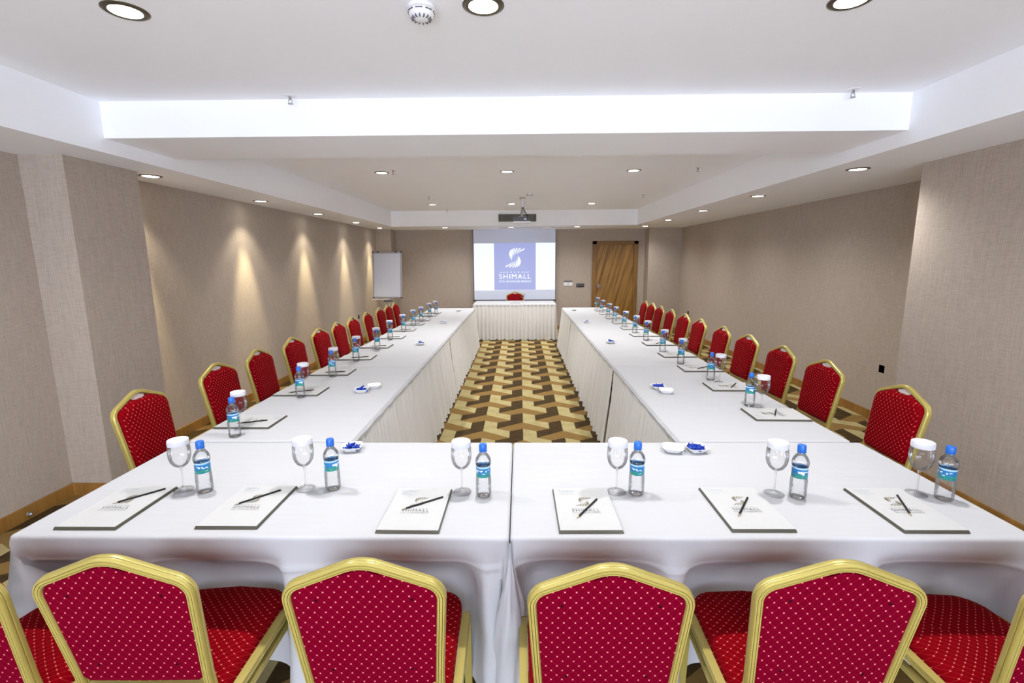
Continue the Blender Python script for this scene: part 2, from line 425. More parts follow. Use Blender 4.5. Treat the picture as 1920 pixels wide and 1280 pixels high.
# ------------------------------------------------------------------ ceiling fittings
t = thing('smoke_detector', 'white round smoke detector on the near ceiling beside the middle downlight', 'smoke detector', (-.386, 2.10, ZU))
obj('base', lathe([(.052, 0), (.056, -.004), (.056, -.014), (.05, -.018)], 32, cap1=True), M['plastic'], t, True, 40)
obj('dome', lathe([(.05, -.014), (.05, -.026), (.045, -.036), (.034, -.045), (.02, -.05), (.001, -.052)], 32), M['plastic'], t, True)
bm = bmesh.new()
for k in range(8):
    a = 2*PI*k/8; m = Matrix.Rotation(a, 4, 'Z'); box(bm, .0485, .0515, -.014, .014, -.0255, -.0215, 0, 0, m)
for k in range(14):
    a = 2*PI*(k+.5)/14; m = Matrix.Rotation(a, 4, 'Z'); box(bm, .026, .040, -.0022, .0022, -.0485, -.040, 0, 0, m)
obj('vent_slots', bm, M['grey'], t)
t2 = thing('smoke_detector', 'small white round detector on the far raised ceiling, right of the projector pole', 'smoke detector', (.155, 7.66, ZU))
obj('base', lathe([(.05, 0), (.055, -.006), (.05, -.018), (.03, -.02)], 24, cap1=True), M['plastic'], t2, True, 40)
bm = bmesh.new(); box(bm, -.045, -.012, -.046, -.02, -.026, -.016); box(bm, .012, .045, -.046, -.02, -.026, -.016); obj('vent_slots', bm, M['grey'], t2)
t = thing('ceiling_speaker', 'white cylinder with a reddish collar hanging from the ceiling beside the projector pole', 'detector', (.052, 8.12, ZU))
obj('collar', lathe([(.05, 0), (.05, -.006), (.03, -.012)], 20, cap1=True), M['copper'], t, True, 40)
obj('cylinder', lathe([(.024, -.008), (.024, -.145), (.02, -.15)], 20, cap1=True), M['plastic'], t, True, 40)
def sprinkler():
    t = thing('sprinkler', '', 'sprinkler')
    obj('ceiling_plate', lathe([(.036, 0), (.034, -.004), (.014, -.007)], 20, cap1=True), M['plastic'], t, True, 40)
    bm = bmesh.new(); tube(bm, [(0, 0, -.004), (0, 0, -.022)], .008)
    for s in (-1, 1): tube(bm, [(0, 0, -.02), (s*.012, 0, -.028), (s*.011, 0, -.038), (0, 0, -.046)], .0022, 6)
    obj('nozzle', bm, M['steel'], t, True)
    obj('deflector', lathe([(.002, -.045), (.016, -.046), (.016, -.0475), (.002, -.0475)], 14), M['steel'], t)
    return t
sp0 = sprinkler(); first = True
for (x, y, lb) in ((-1.39, 3.12, 'small metal sprinkler head ahead of the beam, left side'), (1.99, 3.12, 'small metal sprinkler head ahead of the beam, right side'),
                   (-1.40, 5.58, 'tiny sprinkler beside the left downlight behind the beam'), (1.963, 5.588, 'tiny sprinkler on the right behind the beam, near the right ceiling step'),
                   (-1.427, 7.87, 'tiny sprinkler in front of the far left raised-ceiling downlight'), (1.924, 7.83, 'tiny sprinkler near the far right corner of the raised ceiling'),
                   (-1.44, 9.9, 'tiny sprinkler at the far edge of the raised ceiling, left of the air grille')):
    if first: sp0.location = (x, y, ZU); sp0['label'] = lb; sp0['group'] = 'ceiling sprinklers'; first = False
    else: dup(sp0, lb, (x, y, ZU), 0, 'ceiling sprinklers')
# air grille on the far face
t = thing('air_grille', 'wide olive grey air grille on the far ceiling step above the screen', 'air vent', (-.044, FY, 2.487))
bm = bmesh.new(); box(bm, -.375, .375, -.004, 0, -.068, .068); obj('backing', bm, M['grille_dark'], t)
bm = bmesh.new()
for k in range(9): box(bm, -.372, .372, -.014, -.004, -.058+k*.0136, -.052+k*.0136)
for x in (-.31, 0, .31): box(bm, x-.004, x+.004, -.016, -.004, -.066, .066)
obj('slats', bm, M['grille'], t)
bm = bmesh.new()
for (a, b, c_, d_) in ((-.385, .385, .064, .074), (-.385, .385, -.074, -.064), (-.385, -.373, -.074, .074), (.373, .385, -.074, .074)): box(bm, a, b, -.018, 0, c_, d_)
obj('frame', bm, M['grille'], t)
for x0, x1, lb in ((-.45, .50, 'long thin slot vent in the far lower ceiling in front of the screen'), (.68, 1.15, 'short thin slot vent in the far lower ceiling towards the door')):
    t = thing('slot_vent', lb, 'air vent', ((x0+x1)/2, 10.72, ZS), 0, 'slot vents in the far ceiling'); h = (x1-x0)/2
    bm = bmesh.new(); box(bm, -h, h, -.03, .03, -.003, 0); obj('frame', bm, M['steel'], t)
    bm = bmesh.new(); box(bm, -h+.01, h-.01, -.014, .014, -.006, -.002); obj('slot', bm, M['grille'], t)
# projector
t = thing('projector', 'dark grey projector hanging from the raised ceiling on a pole', 'projector', (.04, 8.15, 2.235))
bm = bmesh.new(); box(bm, -.14, .14, -.10, .14, .03, .10, .012); obj('body', bm, M['grey'], t, True, 40)
bm = bmesh.new(); box(bm, -.137, .137, -.097, .137, .0, .032, .01); obj('lower_shell', bm, M['plastic'], t, True, 40)
bm = bmesh.new(); box(bm, .03, .075, -.104, -.096, .05, .075, .002); obj('port_panel', bm, M['steel'], t)
bm = lathe([(.03, 0), (.034, .03), (.028, .032), (.002, .02)], 20)
bmesh.ops.transform(bm, matrix=Matrix.Translation((-.04, .135, .06)) @ Matrix.Rotation(-PI/2, 4, 'X'), verts=bm.verts); obj('lens', bm, M['black'], t, True)
bm = bmesh.new(); box(bm, -.05, .05, -.05, .05, .10, .112, .003); tube(bm, [(0, 0, .11), (0, 0, .19)], .022, 12); tube(bm, [(0, 0, .19), (0, 0, .395)], .013, 12)
box(bm, -.04, .04, -.04, .04, .392, .402, .002); obj('ceiling_pole', bm, M['steel'], t, True, 40)
bm = bmesh.new(); tube(bm, [(.02, -.01, .40), (.035, -.02, .33), (.015, -.03, .26), (.05, -.05, .18), (.09, -.08, .12), (.085, -.105, .06)], .007)
tube(bm, [(-.015, -.01, .40), (.0, -.03, .30), (.02, -.03, .20), (.07, -.07, .15), (.10, -.10, .07)], .005); obj('cable', bm, M['black'], t, True)

# ------------------------------------------------------------------ screen and its picture
def emblem(bm, bt):
    """two fans of tapering strokes forming an S, five stars, a name; units: metres/.001245, origin at the emblem centre"""
    k = .001245
    def P(x, y): return ((x-650)*k, -(y-550)*k, 0)
    def bez(a, b, c, t): return Vector(a)*(1-t)**2+Vector(b)*2*t*(1-t)+Vector(c)*t*t
    n = 8
    for rot in (0, 1):
        for i in range(n):
            tt = i/(n-1)
            o_ = bez((548, 345), (552, 205), (822, 258), tt); q_ = bez((598, 470), (596, 385), (690, 348), tt)
            mid = (o_+q_)/2+Vector((-8, -6))
            d_ = (o_-q_).normalized(); nn = Vector((-d_.y, d_.x))
            pts = [q_, mid+nn*8, o_+nn*12, o_+d_*4, o_-nn*11, mid-nn*8]
            if rot: pts = [Vector((1300-p.x, 838-p.y)) for p in pts]
            quad(bm, [P(p.x, p.y) for p in pts])
    for x in (505, 575, 645, 715, 785):
        pts = []
        for j in range(10):
            r_ = 15 if j % 2 == 0 else 7; a = PI/2+j*PI/5; pts.append(P(x+r_*math.cos(a), 683-r_*math.sin(a)))
        quad(bt, pts)
    for a, b in ((360, 475), (815, 915)): quad(bt, [P(a, 686), P(b, 686), P(b, 681), P(a, 681)])
    def T(s_, size, y, wd, bold=0):
        b2 = text_bm(s_, size*k, 0, -(y-550)*k, wd*k, bold*k)
        merge(bt, b2)
    T('SHIMALL', 128, 805, 590, .4)
    T('OTEL VE KONGRE MERKEZI', 48, 872, 600, .3)
YSC = 11.37
t = thing('projection_screen', 'large pull-down projection screen on the far wall showing a blue emblem slide', 'projection screen', (0, YSC, 0))
sx0, sx1 = -1.073, .830
bm = bmesh.new(); box(bm, sx0, sx1, 0, .003, .72, ZS); obj('fabric', bm, M['screen'], t)
bm = bmesh.new(); box(bm, sx0-.008, sx0+.008, -.002, .0, .72, ZS); box(bm, sx1-.004, sx1+.004, -.002, 0, .72, ZS); obj('edge_border', bm, M['grey'], t)
bm = bmesh.new(); box(bm, sx0-.02, sx1+.02, -.012, .015, .695, .722, .004); obj('bottom_bar', bm, M['black'], t)
bm = bmesh.new(); box(bm, -1.055, -.592, -.004, -.0015, .94, 2.022); box(bm, .372, .822, -.004, -.0015, .95, 2.028); box(bm, -.592, .372, -.004, -.0015, .94, .95)
obj('projected_margin', bm, M['scr_white'], t)
bm = bmesh.new(); box(bm, -.592, .372, -.004, -.0015, .95, 2.026); obj('projected_panel', bm, M['scr_blue'], t)
bm = bmesh.new(); bt = bmesh.new(); emblem(bm, bt)
for b_, nm in ((bm, 'projected_emblem'), (bt, 'projected_lettering')):
    bmesh.ops.transform(b_, matrix=Matrix.Translation((-.108, -.0055, 1.528)) @ Matrix.Rotation(PI/2, 4, 'X'), verts=b_.verts); obj(nm, b_, M['scr_text'], t)

# ------------------------------------------------------------------ wall fittings
t = thing('light_switch', 'pair of white light switches on the far wall right of the screen', 'light switch', (1.135, YF, 1.075))
for s in (-1, 1):
    bm = bmesh.new(); box(bm, s*.055-.05, s*.055+.05, -.012, 0, -.045, .045, .004); p = obj('switch_plate', bm, M['plastic'], t, True, 40)
    bm = bmesh.new(); box(bm, s*.055-.03, s*.055+.03, -.017, -.011, -.028, .028, .002); obj('rocker', bm, M['plastic'], p)
bm = bmesh.new(); box(bm, -.10, .10, -.016, 0, .055, .078, .004); obj('thermostat_strip', bm, M['grey'], t)
t = thing('socket_strip', 'black multi-socket panel on the far wall between the switches and the door', 'socket', (1.42, YF, 1.045))
bm = bmesh.new(); box(bm, -.092, .092, -.012, 0, -.042, .042, .004); obj('plate', bm, M['black'], t, True, 40)
bm = bmesh.new()
for s in (-1, 0, 1): box(bm, s*.058-.02, s*.058+.02, -.015, -.011, -.02, .02, .002)
obj('socket_insert', bm, M['grey'], t)
def outlet(x, y, z, rz, lb):
    t = thing('wall_socket', lb, 'socket', (x, y, z), rz, 'black wall sockets')
    bm = bmesh.new(); box(bm, -.042, .042, -.010, 0, -.042, .042, .004); obj('plate', bm, M['black'], t, True, 40)
    bm = lathe([(.001, 0), (.016, 0), (.02, .004), (.022, .004)], 18)
    bmesh.ops.transform(bm, matrix=Matrix.Translation((0, -.010, 0)) @ Matrix.Rotation(PI/2, 4, 'X'), verts=bm.verts); obj('socket_insert', bm, M['grey'], t, True)
outlet(XRF, 4.80, .545, PI/2*1, 'square black socket low on the right wall beside the near right wall corner')
outlet(XRF, 10.45, .50, PI/2*1, 'small black socket low on the far end of the right wall')
outlet(XLF, 9.60, .535, -PI/2, 'small black socket low on the left wall among the far chairs')
t = thing('door_stop', 'small pale door stop knob on the left baseboard', 'door stop', (XL+BT, 2.87, .035), PI/2)
bm = lathe([(.012, 0), (.012, .012), (.009, .022), (.001, .025)], 14); bmesh.ops.transform(bm, matrix=Matrix.Rotation(PI/2, 4, 'X') , verts=bm.verts)
bm2 = bm; o_ = obj('knob', bm2, M['steel'], t, True)
bm = lathe([(.016, -.001), (.016, .002), (.012, .003)], 14, cap1=True); bmesh.ops.transform(bm, matrix=Matrix.Rotation(PI/2, 4, 'X'), verts=bm.verts); obj('base', bm, M['steel'], t, True)

# ------------------------------------------------------------------ flipchart
t = thing('flipchart', 'white flipchart board on a stand in the far left corner', 'flipchart', (-2.755, 9.98, 0), R(-3))
tl = Matrix.Translation((0, -.02, 0)) @ Matrix.Rotation(R(-6), 4, 'X')
bm = bmesh.new(); box(bm, -.285, .285, -.012, .012, .90, 1.82, 0, 0, tl); obj('board', bm, M['board'], t)
bm = bmesh.new()
for a in ((-.305, .305, -.018, .016, 1.80, 1.835), (-.305, .305, -.018, .016, .885, .91), (-.305, -.280, -.018, .016, .885, 1.835), (.280, .305, -.018, .016, .885, 1.835)): box(bm, *a, .004, 0, tl)
obj('frame', bm, M['alu'], t)
bm = bmesh.new()
for x in (-.295, .295, -.19, .19): box(bm, x-.016, x+.016, -.022, .018, 1.815, 1.842, .004, 0, tl)
for x in (-.295, .295): box(bm, x-.016, x+.016, -.022, .018, .878, .90, .004, 0, tl)
obj('corner_caps', bm, M['black'], t)
bm = bmesh.new(); box(bm, -.30, .06, -.09, .0, .845, .862, .004, 0, tl); obj('pen_tray', bm, M['plastic'], t)
bm = bmesh.new(); tube(bm, [(0, .10, .40), (0, .20, 1.35)], .02, 12); obj('pole', bm, M['plastic'], t, True)
bm = bmesh.new(); box(bm, -.05, .10, -.11, .03, .80, .84, .006, 0, tl); obj('clamp', bm, M['grey'], t)
for a in (-90, 30, 150):
    bm = bmesh.new(); tube(bm, [(0, .12, .55), (.34*math.cos(R(a)), .12+.34*math.sin(R(a)), .012)], .012, 8); obj('leg', bm, M['plastic'], t, True)

# ------------------------------------------------------------------ cloths and skirts
def fnoise(x, y, seed=0):
    return (math.sin(x*3.1+seed)+math.sin(x*7.3+y*2.1+seed*2.3)*.6+math.sin(x*13.7-y*4.2+seed*.7)*.35+math.sin(y*9.1+x*1.7+seed)*.4)/2.35
def drape(name, x0, x1, y0, y1, z, hem, disp, step=.02, cr=.018, rows=64, seed=0):
    """a cloth over a rectangular top: flat top, rounded edge, hanging sides pushed about by disp(x, y, nx, ny, depth)"""
    bm = bmesh.new(); P = []
    def edge(a, b, n):
        L = (Vector(b)-Vector(a)).length; k = max(2, int(L/step))
        for i in range(k): P.append((Vector(a).lerp(Vector(b), i/k), Vector(n)))
    def corner(c, a0):
        for i in range(5):
            a = R(a0+90*i/5); d = Vector((math.cos(a), math.sin(a))); P.append((Vector(c)+d*cr, d))
    edge((x0+cr, y0), (x1-cr, y0), (0, -1)); corner((x1-cr, y0+cr), -90)
    edge((x1, y0+cr), (x1, y1-cr), (1, 0)); corner((x1-cr, y1-cr), 0)
    edge((x1-cr, y1), (x0+cr, y1), (0, 1)); corner((x0+cr, y1-cr), 90)
    edge((x0, y1-cr), (x0, y0+cr), (-1, 0)); corner((x0+cr, y0+cr), 180)
    n = len(P); rings = []
    rr = .012
    for a in (0, 30, 60, 90):
        a = R(a); rings.append([bm.verts.new((p.x-d.x*rr*(1-math.sin(a)), p.y-d.y*rr*(1-math.sin(a)), z-rr*(1-math.cos(a)))) for p, d in P])
    for k in range(1, rows+1):
        row = []
        for p, d in P:
            H = hem(p.x, p.y, d); dep = rr+(z-rr-H)*k/rows
            o_ = disp(p.x, p.y, d, dep)
            fl_ = 0
            if abs(d.x) > .05 and d.y < -.05 and abs(p.x) > .1 and p.y < 1.6: fl_ = .05*min(1, dep/.4)
            row.append(bm.verts.new((p.x+d.x*(o_+fl_), p.y+d.y*(o_+fl_), z-dep)))
        rings.append(row)
    for a, b in zip(rings, rings[1:]):
        for i in range(n):
            f = bm.faces.new((a[i], a[(i+1) % n], b[(i+1) % n], b[i])); f.smooth = True
    f = bm.faces.new(rings[0]); f.smooth = False
    return obj(name, bm, M['cloth'])
def sst(a, b, x):
    t = max(0, min(1, (x-a)/(b-a))); return t*t*(3-2*t)
ZT = .75
NCH = [-1.50, -1.055, -.388, .222, .80, 1.42]      # chairs at the near table
def near_disp(seed, x0, x1, xin):
    def f(x, y, d, dep):
        if d.y < -.5:
            push = max(0, max(1-abs((x-c)/.262)**6 for c in NCH))
            e = .012*fnoise(x*2.2, dep*2, seed)*sst(.02, .3, dep)+.010*math.sin(x*17+dep*5+seed)*sst(.15, .5, dep)
            # pushed in by the seats
            e -= .195*push*sst(.03, .27, dep)*(1-.15*sst(.45, .7, dep))
            e += .03*(1-push)*sst(.25, .6, dep)
            zc = .118+.006*math.sin(x*5+seed)
            e += .009*math.exp(-((dep-zc)/.008)**2)+.006*math.sin(x*11-dep*16+seed)*sst(.03, .2, dep)+.005*math.sin(x*23+dep*21)*sst(.05, .25, dep)
            e -= .03*max(0, 1-abs(x-xin)/.10)*sst(.0, .15, dep)
            return e
        if d.y > .3 or abs(x) < .1: return 0
        return .02*math.sin((x+y)*22+seed)*sst(.05, .5, dep)+.03*sst(0, .6, dep)
    return f
NY0, NY1 = 1.455, 2.305
c1 = drape('tablecloth', -1.715, -.0375, NY0, NY1, ZT, lambda x, y, d: .13 if d.y < .3 else ZT-.03, near_disp(1, -1.7, -.055, -.055))
tag(c1, 'white tablecloth over the near table, left half, behind the left three front chairs', 'tablecloth', 'near tablecloths')
c2 = drape('tablecloth', -.0345, 1.682, NY0+.002, NY1, ZT, lambda x, y, d: .13 if d.y < .3 else ZT-.03, near_disp(4, -.02, 1.7, 9))
tag(c2, 'white tablecloth over the near table, right half, behind the right three front chairs', 'tablecloth', 'near tablecloths')
# seam flap between the two near tables
bm = bmesh.new(); rows = 26; cols = 8; G = []
for r_ in range(rows+1):
    d_ = r_/rows; zz = ZT-.015-d_*.62
    wv = .004+.045*sst(0, .6, d_)
    G.append([bm.verts.new((-.034+(c_/cols-.5)*2*wv-.015*d_, NY0-.004-.045*math.sin(PI*c_/cols)*sst(0, .4, d_)+.006*math.sin(c_*2+d_*9), zz)) for c_ in range(cols+1)])
for a, b in zip(G, G[1:]):
    for i in range(cols): f = bm.faces.new((a[i], a[i+1], b[i+1], b[i])); f.smooth = True
obj('corner_fold', bm, M['cloth'], c2)
# side tables
def side_disp(inner, seed):
    def f(x, y, d, dep):
        e = .004*fnoise(y*9, dep*9, seed)
        if (d.x > .5 and inner > 0) or (d.x < -.5 and inner < 0): return .010+e
        if abs(d.x) > .5: return .01*math.sin(y*30+seed)*sst(.02, .3, dep)+.015*sst(0, .3, dep)
        return 0
    return f
names = ['nearest', 'second', 'third', 'farthest']
seams = [2.312, 4.04, 5.765, 7.49, 9.16]
for sd, (xa, xb, inn) in (('left', (-1.69, -.853, 1)), ('right', (.797, 1.648, -1))):
    for i in range(4):
        y0, y1 = seams[i]+.004, seams[i+1]-.002
        def hem(x, y, d, inn=inn, i=i, y0=y0, y1=y1):
            if d.x*inn > .5: return ZT-.030-.006*math.sin(y*23)
            if d.x*inn < -.5: return ZT-.22
            if i == 3 and d.y > .5: return ZT-.22
            return ZT-.04
        o = drape('tablecloth', xa, xb, y0, y1, ZT-.0008*(i % 2), hem, side_disp(inn, i+(5 if inn > 0 else 9)), .03, .012, 8)
        tag(o, 'white tablecloth on the %s table of the %s side row, bare strip before the aisle' % (names[i], sd), 'tablecloth', 'side row tablecloths')
def skirt(name, p0, p1, nrm, ztop, n_pl, amp, seed, zbot=.012, regular=False, flare=.065):
    p0, p1, nrm = Vector(p0), Vector(p1), Vector(nrm); L = (p1-p0).length; n = int(n_pl*(14 if regular else 12)); rows = 14
    bm = bmesh.new(); G = []; rnd = random.Random(seed); ph = []
    a = 0
    for k in range(n+1):
        ph.append(a); a += (2*PI*n_pl/n)*(1 if regular else .55+.9*(.5+.5*math.sin(k*.13+seed)*math.sin(k*.047+seed*2)))
    for r_ in range(rows+1):
        d_ = r_/rows; row = []
        for k in range(n+1):
            s_ = k/n; p = p0.lerp(p1, s_)
            if regular: w_ = abs(math.sin(ph[k]/2))**1.4*2-1
            else: w_ = math.sin(ph[k])*.75+math.sin(ph[k]*2.3+seed)*.3*(1-d_)+.45*math.sin(ph[k]*.41+seed)*d_
            am = amp*((.30 if regular else .16)+.75*sst(0, .9, d_))
            dz = .006*math.sin(ph[k]*.5+seed) if r_ == rows else 0
            if r_ == 0: dz = .006*math.sin(ph[k]*1.7)
            off = w_*am+flare*d_**1.1+.004
            row.append(bm.verts.new((p.x+nrm.x*off, p.y+nrm.y*off, ztop+(zbot-ztop)*d_+dz)))
        G.append(row)
    for a_, b_ in zip(G, G[1:]):
        for i in range(n): f = bm.faces.new((a_[i], a_[i+1], b_[i+1], b_[i])); f.smooth = True
    return obj(name, bm, M['skirt'])
for sd, (x, nx) in (('left', (-.858, 1)), ('right', (.802, -1))):
    for i in range(4):
        o = skirt('table_skirt', (x, seams[i]+.01, 0), (x, seams[i+1]-.012, 0), (nx, 0, 0), ZT-.012, 20, .032, 3*i+(1 if nx > 0 else 17))
        tag(o, 'gathered ivory skirt on the aisle side of the %s table in the %s row' % (names[i], sd), 'table skirt', 'side row table skirts')
# far end of both rows
for sd, (xa, xb) in (('left', (-1.68, -.86)), ('right', (.81, 1.64))):
    pass
# far head table
HX0, HX1, HY0, HY1 = -.965, .742, 9.93, 10.78
def hd(x, y, d, dep): return .012+.003*fnoise(x*8, dep*9, 3)
o = drape('tablecloth', HX0, HX1, HY0, HY1, ZT, lambda x, y, d: ZT-.035, hd, .03, .03, 5)
tag(o, 'white tablecloth on the far head table in front of the screen', 'tablecloth')
bmA = skirt('table_skirt', (HX0, HY0-.003, 0), (HX1, HY0-.003, 0), (0, -1, 0), ZT-.014, 21, .026, 2, .012, True, .02)
tag(bmA, 'regularly pleated ivory skirt across the front of the far head table', 'table skirt')
for x, nx, sd in ((HX0-.003, -1, 'left'), (HX1+.003, 1, 'right')):
    o = skirt('side_skirt', (x, HY0, 0), (x, HY1, 0), (nx, 0, 0), ZT-.014, 10, .016, 5, .012, True, .02); o.parent = bmA

# ------------------------------------------------------------------ banquet chair
def make_chair():
    t = thing('banquet_chair', '', 'chair')
    lean = R(9.5); B = Vector((0, math.cos(lean), math.sin(lean)))          # normal of the back plane, towards the sitter
    def S_(x, s, b=0): # point in the plane of the back
        base = Vector((0, -.205, .44)); up = Vector((0, -math.sin(lean), math.cos(lean)))
        return base+Vector((x, 0, 0))+up*s+B*b
    half = [(.176, -.02), (.176, .09), (.197, .408), (0, .491)]
    pts2 = [(-x, s) for x, s in half]+[(x, s) for x, s in half[-2::-1]]
    path3 = fillet([S_(x, s) for x, s in pts2], [0, .3, .052, .11, .052, .3, 0], 8)
    w_, dd = .0112, .0135
    prof = [(-w_, -dd+.004), (-w_+.003, -dd), (-w_*.45, -dd), (-w_*.36, -dd+.005), (-w_*.27, -dd), (w_*.27, -dd), (w_*.36, -dd+.005), (w_*.45, -dd), (w_-.003, -dd), (w_, -dd+.004),
            (w_, -.004), (w_-.0025, -.002), (w_, 0), (w_, dd-.005), (w_-.004, dd), (-w_+.004, dd), (-w_, dd-.005), (-w_, 0), (-w_+.0025, -.002), (-w_, -.004)]
    bm = bmesh.new(); sweep(bm, path3, B, prof); obj('back_frame', bm, M['gold'], t, True, 50)
    # outline of the upholstery inside the frame
    inner = fillet([Vector((x, s, 0)) for x, s in [(-.166, .085), (-.186, .400), (0, .478), (.186, .400), (.166, .085)]], [0, .045, .10, .045, 0], 8)
    bottom = [Vector((.15, .070, 0)), Vector((.0, .068, 0)), Vector((-.15, .070, 0))]
    outl = [(p.x, p.y) for p in inner]+[(p.x, p.y) for p in bottom]
    cx, cy = 0, .27
    def pad(levels, notch):
        bm = bmesh.new(); rings = []
        pl = []
        for i, (x, s) in enumerate(outl):
            nxt = outl[(i+1) % len(outl)]; k = 4 if (Vector(nxt)-Vector((x, s))).length > .05 else (3 if s > .44 else 1)
            for j in range(k): pl.append((x+(nxt[0]-x)*j/k, s+(nxt[1]-s)*j/k))
        for sc, b in levels:
            ring = []
            for x, s in pl:
                if notch and s > .3 and abs(x) < .05: s = s-.030*math.sqrt(max(0, 1-(x/.05)**2))
                ring.append(bm.verts.new(S_(cx+(x-cx)*sc, cy+(s-cy)*sc, b)))
            rings.append(ring)
        n = len(pl)
        for a, b in zip(rings, rings[1:]):
            for i in range(n): bm.faces.new((a[i], a[(i+1) % n], b[(i+1) % n], b[i]))
        bm.faces.new(rings[-1]); return bm
    obj('backrest', pad([(1.0, -.006), (1.0, .010), (.985, .024), (.93, .034), (.80, .040), (.5, .043), (.2, .044)], True), M['seat'], t, True)
    bm = pad([(1.0, -.004), (.995, -.007), (.97, -.009), (.6, -.010)], False)
    for (x, s) in ((-.12, .375), (.12, .375), (-.105, .135), (.105, .135)):
        n = 8; f = bm.faces.new([bm.verts.new(S_(x+.0042*math.cos(2*PI*i/n), s+.0042*math.sin(2*PI*i/n), -.0108)) for i in range(n)]); f.material_index = 1
    obj('back_panel', bm, [M['back'], M['stud']], t)
    # fold of the hand hole below the crown, rear and front
    def lens(b0, b1, w=.046, h=.024, s0=.4725):
        bm = bmesh.new(); a = []; n = 14
        for i in range(n+1):
            x = -w+2*w*i/n; top = s0-abs(x)*.36; a.append((x, top, top-h*math.sqrt(max(0, 1-(x/w)**2))))
        for i in range(n):
            (x0, t0, l0), (x1, t1, l1) = a[i], a[i+1]
            quad(bm, [S_(x0, t0, b0), S_(x1, t1, b0), S_(x1, l1, b0), S_(x0, l0, b0)])
            quad(bm, [S_(x0, l0, b0), S_(x1, l1, b0), S_(x1, l1, b1), S_(x0, l0, b1)])
        bmesh.ops.remove_doubles(bm, verts=bm.verts, dist=.0003); return bm
    obj('grip_flap', lens(-.0125, -.009), M['back'], t)
    obj('hand_hole_plate', lens(.002, -.004, .05, .030), M['grip'], t)
    # seat
    def outline(wd, y0, y1, rf, rb):
        P = []
        def arc(cx_, cy_, r_, a0):
            for i in range(7): a = R(a0+90*i/6); P.append((cx_+r_*math.cos(a), cy_+r_*math.sin(a)))
        arc(wd-rb, y0+rb, rb, -90); P.append((wd, (y0+y1)/2-.03)); arc(wd-rf, y1-rf, rf, 0); P.append((0, y1+.012)); arc(-wd+rf, y1-rf, rf, 90); P.append((-wd, (y0+y1)/2-.03)); arc(-wd+rb, y0+rb, rb, 180); P.append((0, y0))
        return P
    bm = bmesh.new(); P = outline(.197, -.215, .235, .085, .04); rings = []
    for sc, z in ((.96, .405), (1.0, .412), (1.01, .432), (1.0, .450), (.965, .466), (.88, .474), (.6, .481), (.25, .484)):
        rings.append([bm.verts.new((x*sc, (y+.0)*sc, z-(.012 if y > .14 and z > .45 else 0))) for x, y in P])
    n = len(P)
    for a, b in zip(rings, rings[1:]):
        for i in range(n): bm.faces.new((a[i], a[(i+1) % n], b[(i+1) % n], b[i]))
    bm.faces.new(rings[0]); bm.faces.new(rings[-1]); obj('seat', bm, M['seat'], t, True)
    # legs and rails
    pr = [(-.011, -.013), (-.004, -.013), (-.003, -.010), (.003, -.010), (.004, -.013), (.011, -.013), (.011, .013), (.004, .013), (.003, .010), (-.003, .010), (-.004, .013), (-.011, .013)]
    for s in (-1, 1):
        x = s*.214
        bm = bmesh.new(); sweep(bm, fillet([Vector((x, -.20, .425)), Vector((x, .17, .425)), Vector((x*.99, .215, 0.0))], [0, .05, 0], 7), (1, 0, 0), pr); obj('leg', bm, M['gold'], t, True, 40)
        bm = bmesh.new(); sweep(bm, [S_(s*.176, -.02), S_(s*.182, -.06), Vector((s*.19, -.235, .2)), Vector((s*.195, -.275, 0))], (0, 1, .05), pr); obj('leg', bm, M['gold'], t, True, 40)
        bm = bmesh.new(); sweep(bm, [Vector((x, -.215, .378)), Vector((x, .175, .378))], (1, 0, 0), [(a*.8, b*.8) for a, b in pr]); obj('side_rail', bm, M['gold'], t, True, 40)
    bm = bmesh.new(); box(bm, -.205, .205, -.215, -.195, .395, .415, .003); box(bm, -.205, .205, .125, .145, .385, .405, .003); obj('seat_frame', bm, M['gold'], t)
    bm = bmesh.new(); box(bm, -.172, .172, -.012, .012, -.010, .010, .003, 0, Matrix.Translation(S_(0, .045))); obj('back_crossbar', bm, M['gold'], t)
    return t
CH = make_chair(); used[0] = False
def chair(x, y, rz, label, group):
    if not used[0]: CH.location = (x, y, 0); CH.rotation_euler = (0, 0, rz); CH['label'] = label; CH['group'] = group; used[0] = True; return CH
    return dup(CH, label, (x, y, 0), rz, group)
nl = ['red banquet chair cut off at the left edge of the photo, at the near table',
      'red banquet chair seen from behind, second from the left along the near table',
      'red banquet chair seen from behind at the near table, just left of the cloth seam',
      'red banquet chair seen from behind at the near table, just right of the cloth seam',
      'red banquet chair seen from behind, second from the right along the near table',
      'red banquet chair cut off at the right edge of the photo, at the near table']
for (x, y, rz), lb in zip(((-1.512, 1.355, R(-1)), (-1.045, 1.372, R(1)), (-.402, 1.362, R(1.5)), (.222, 1.345, R(0)), (.80, 1.362, R(-2)), (1.425, 1.352, R(2))), nl):
    chair(x, y, rz, lb, 'chairs along the near table')
LY = (2.665, 3.388, 3.956, 4.574, 5.195, 5.742, 6.261, 6.881, 7.504, 7.985, 8.445)
RY = (2.741, 3.442, 4.028, 4.639, 5.241, 5.91, 6.468, 7.063, 7.61, 8.075, 8.545)
for i, y in enumerate(LY):
    chair(-1.925, y, -PI/2+R([1, -1, 2, 0, -1.5, 1, 0, 2, -1, 0, 1][i]), 'gold framed red chair, %s from the camera in the left row' % ordn(i) if i else 'gold framed red chair nearest the camera in the left row, in front of the pillar', 'chairs in the left row')
for i, y in enumerate(RY):
    chair(1.935, y, PI/2+R([-2, 1, 0, 2, -1, 0, 1, -2, 0, 1, -1][i]), 'gold framed red chair, %s from the camera in the right row' % ordn(i) if i else 'gold framed red chair nearest the camera in the right row, behind the far glass', 'chairs in the right row')
chair(-.105, 10.86, PI, 'red chair behind the far head table in front of the screen', 'chair at the head table')

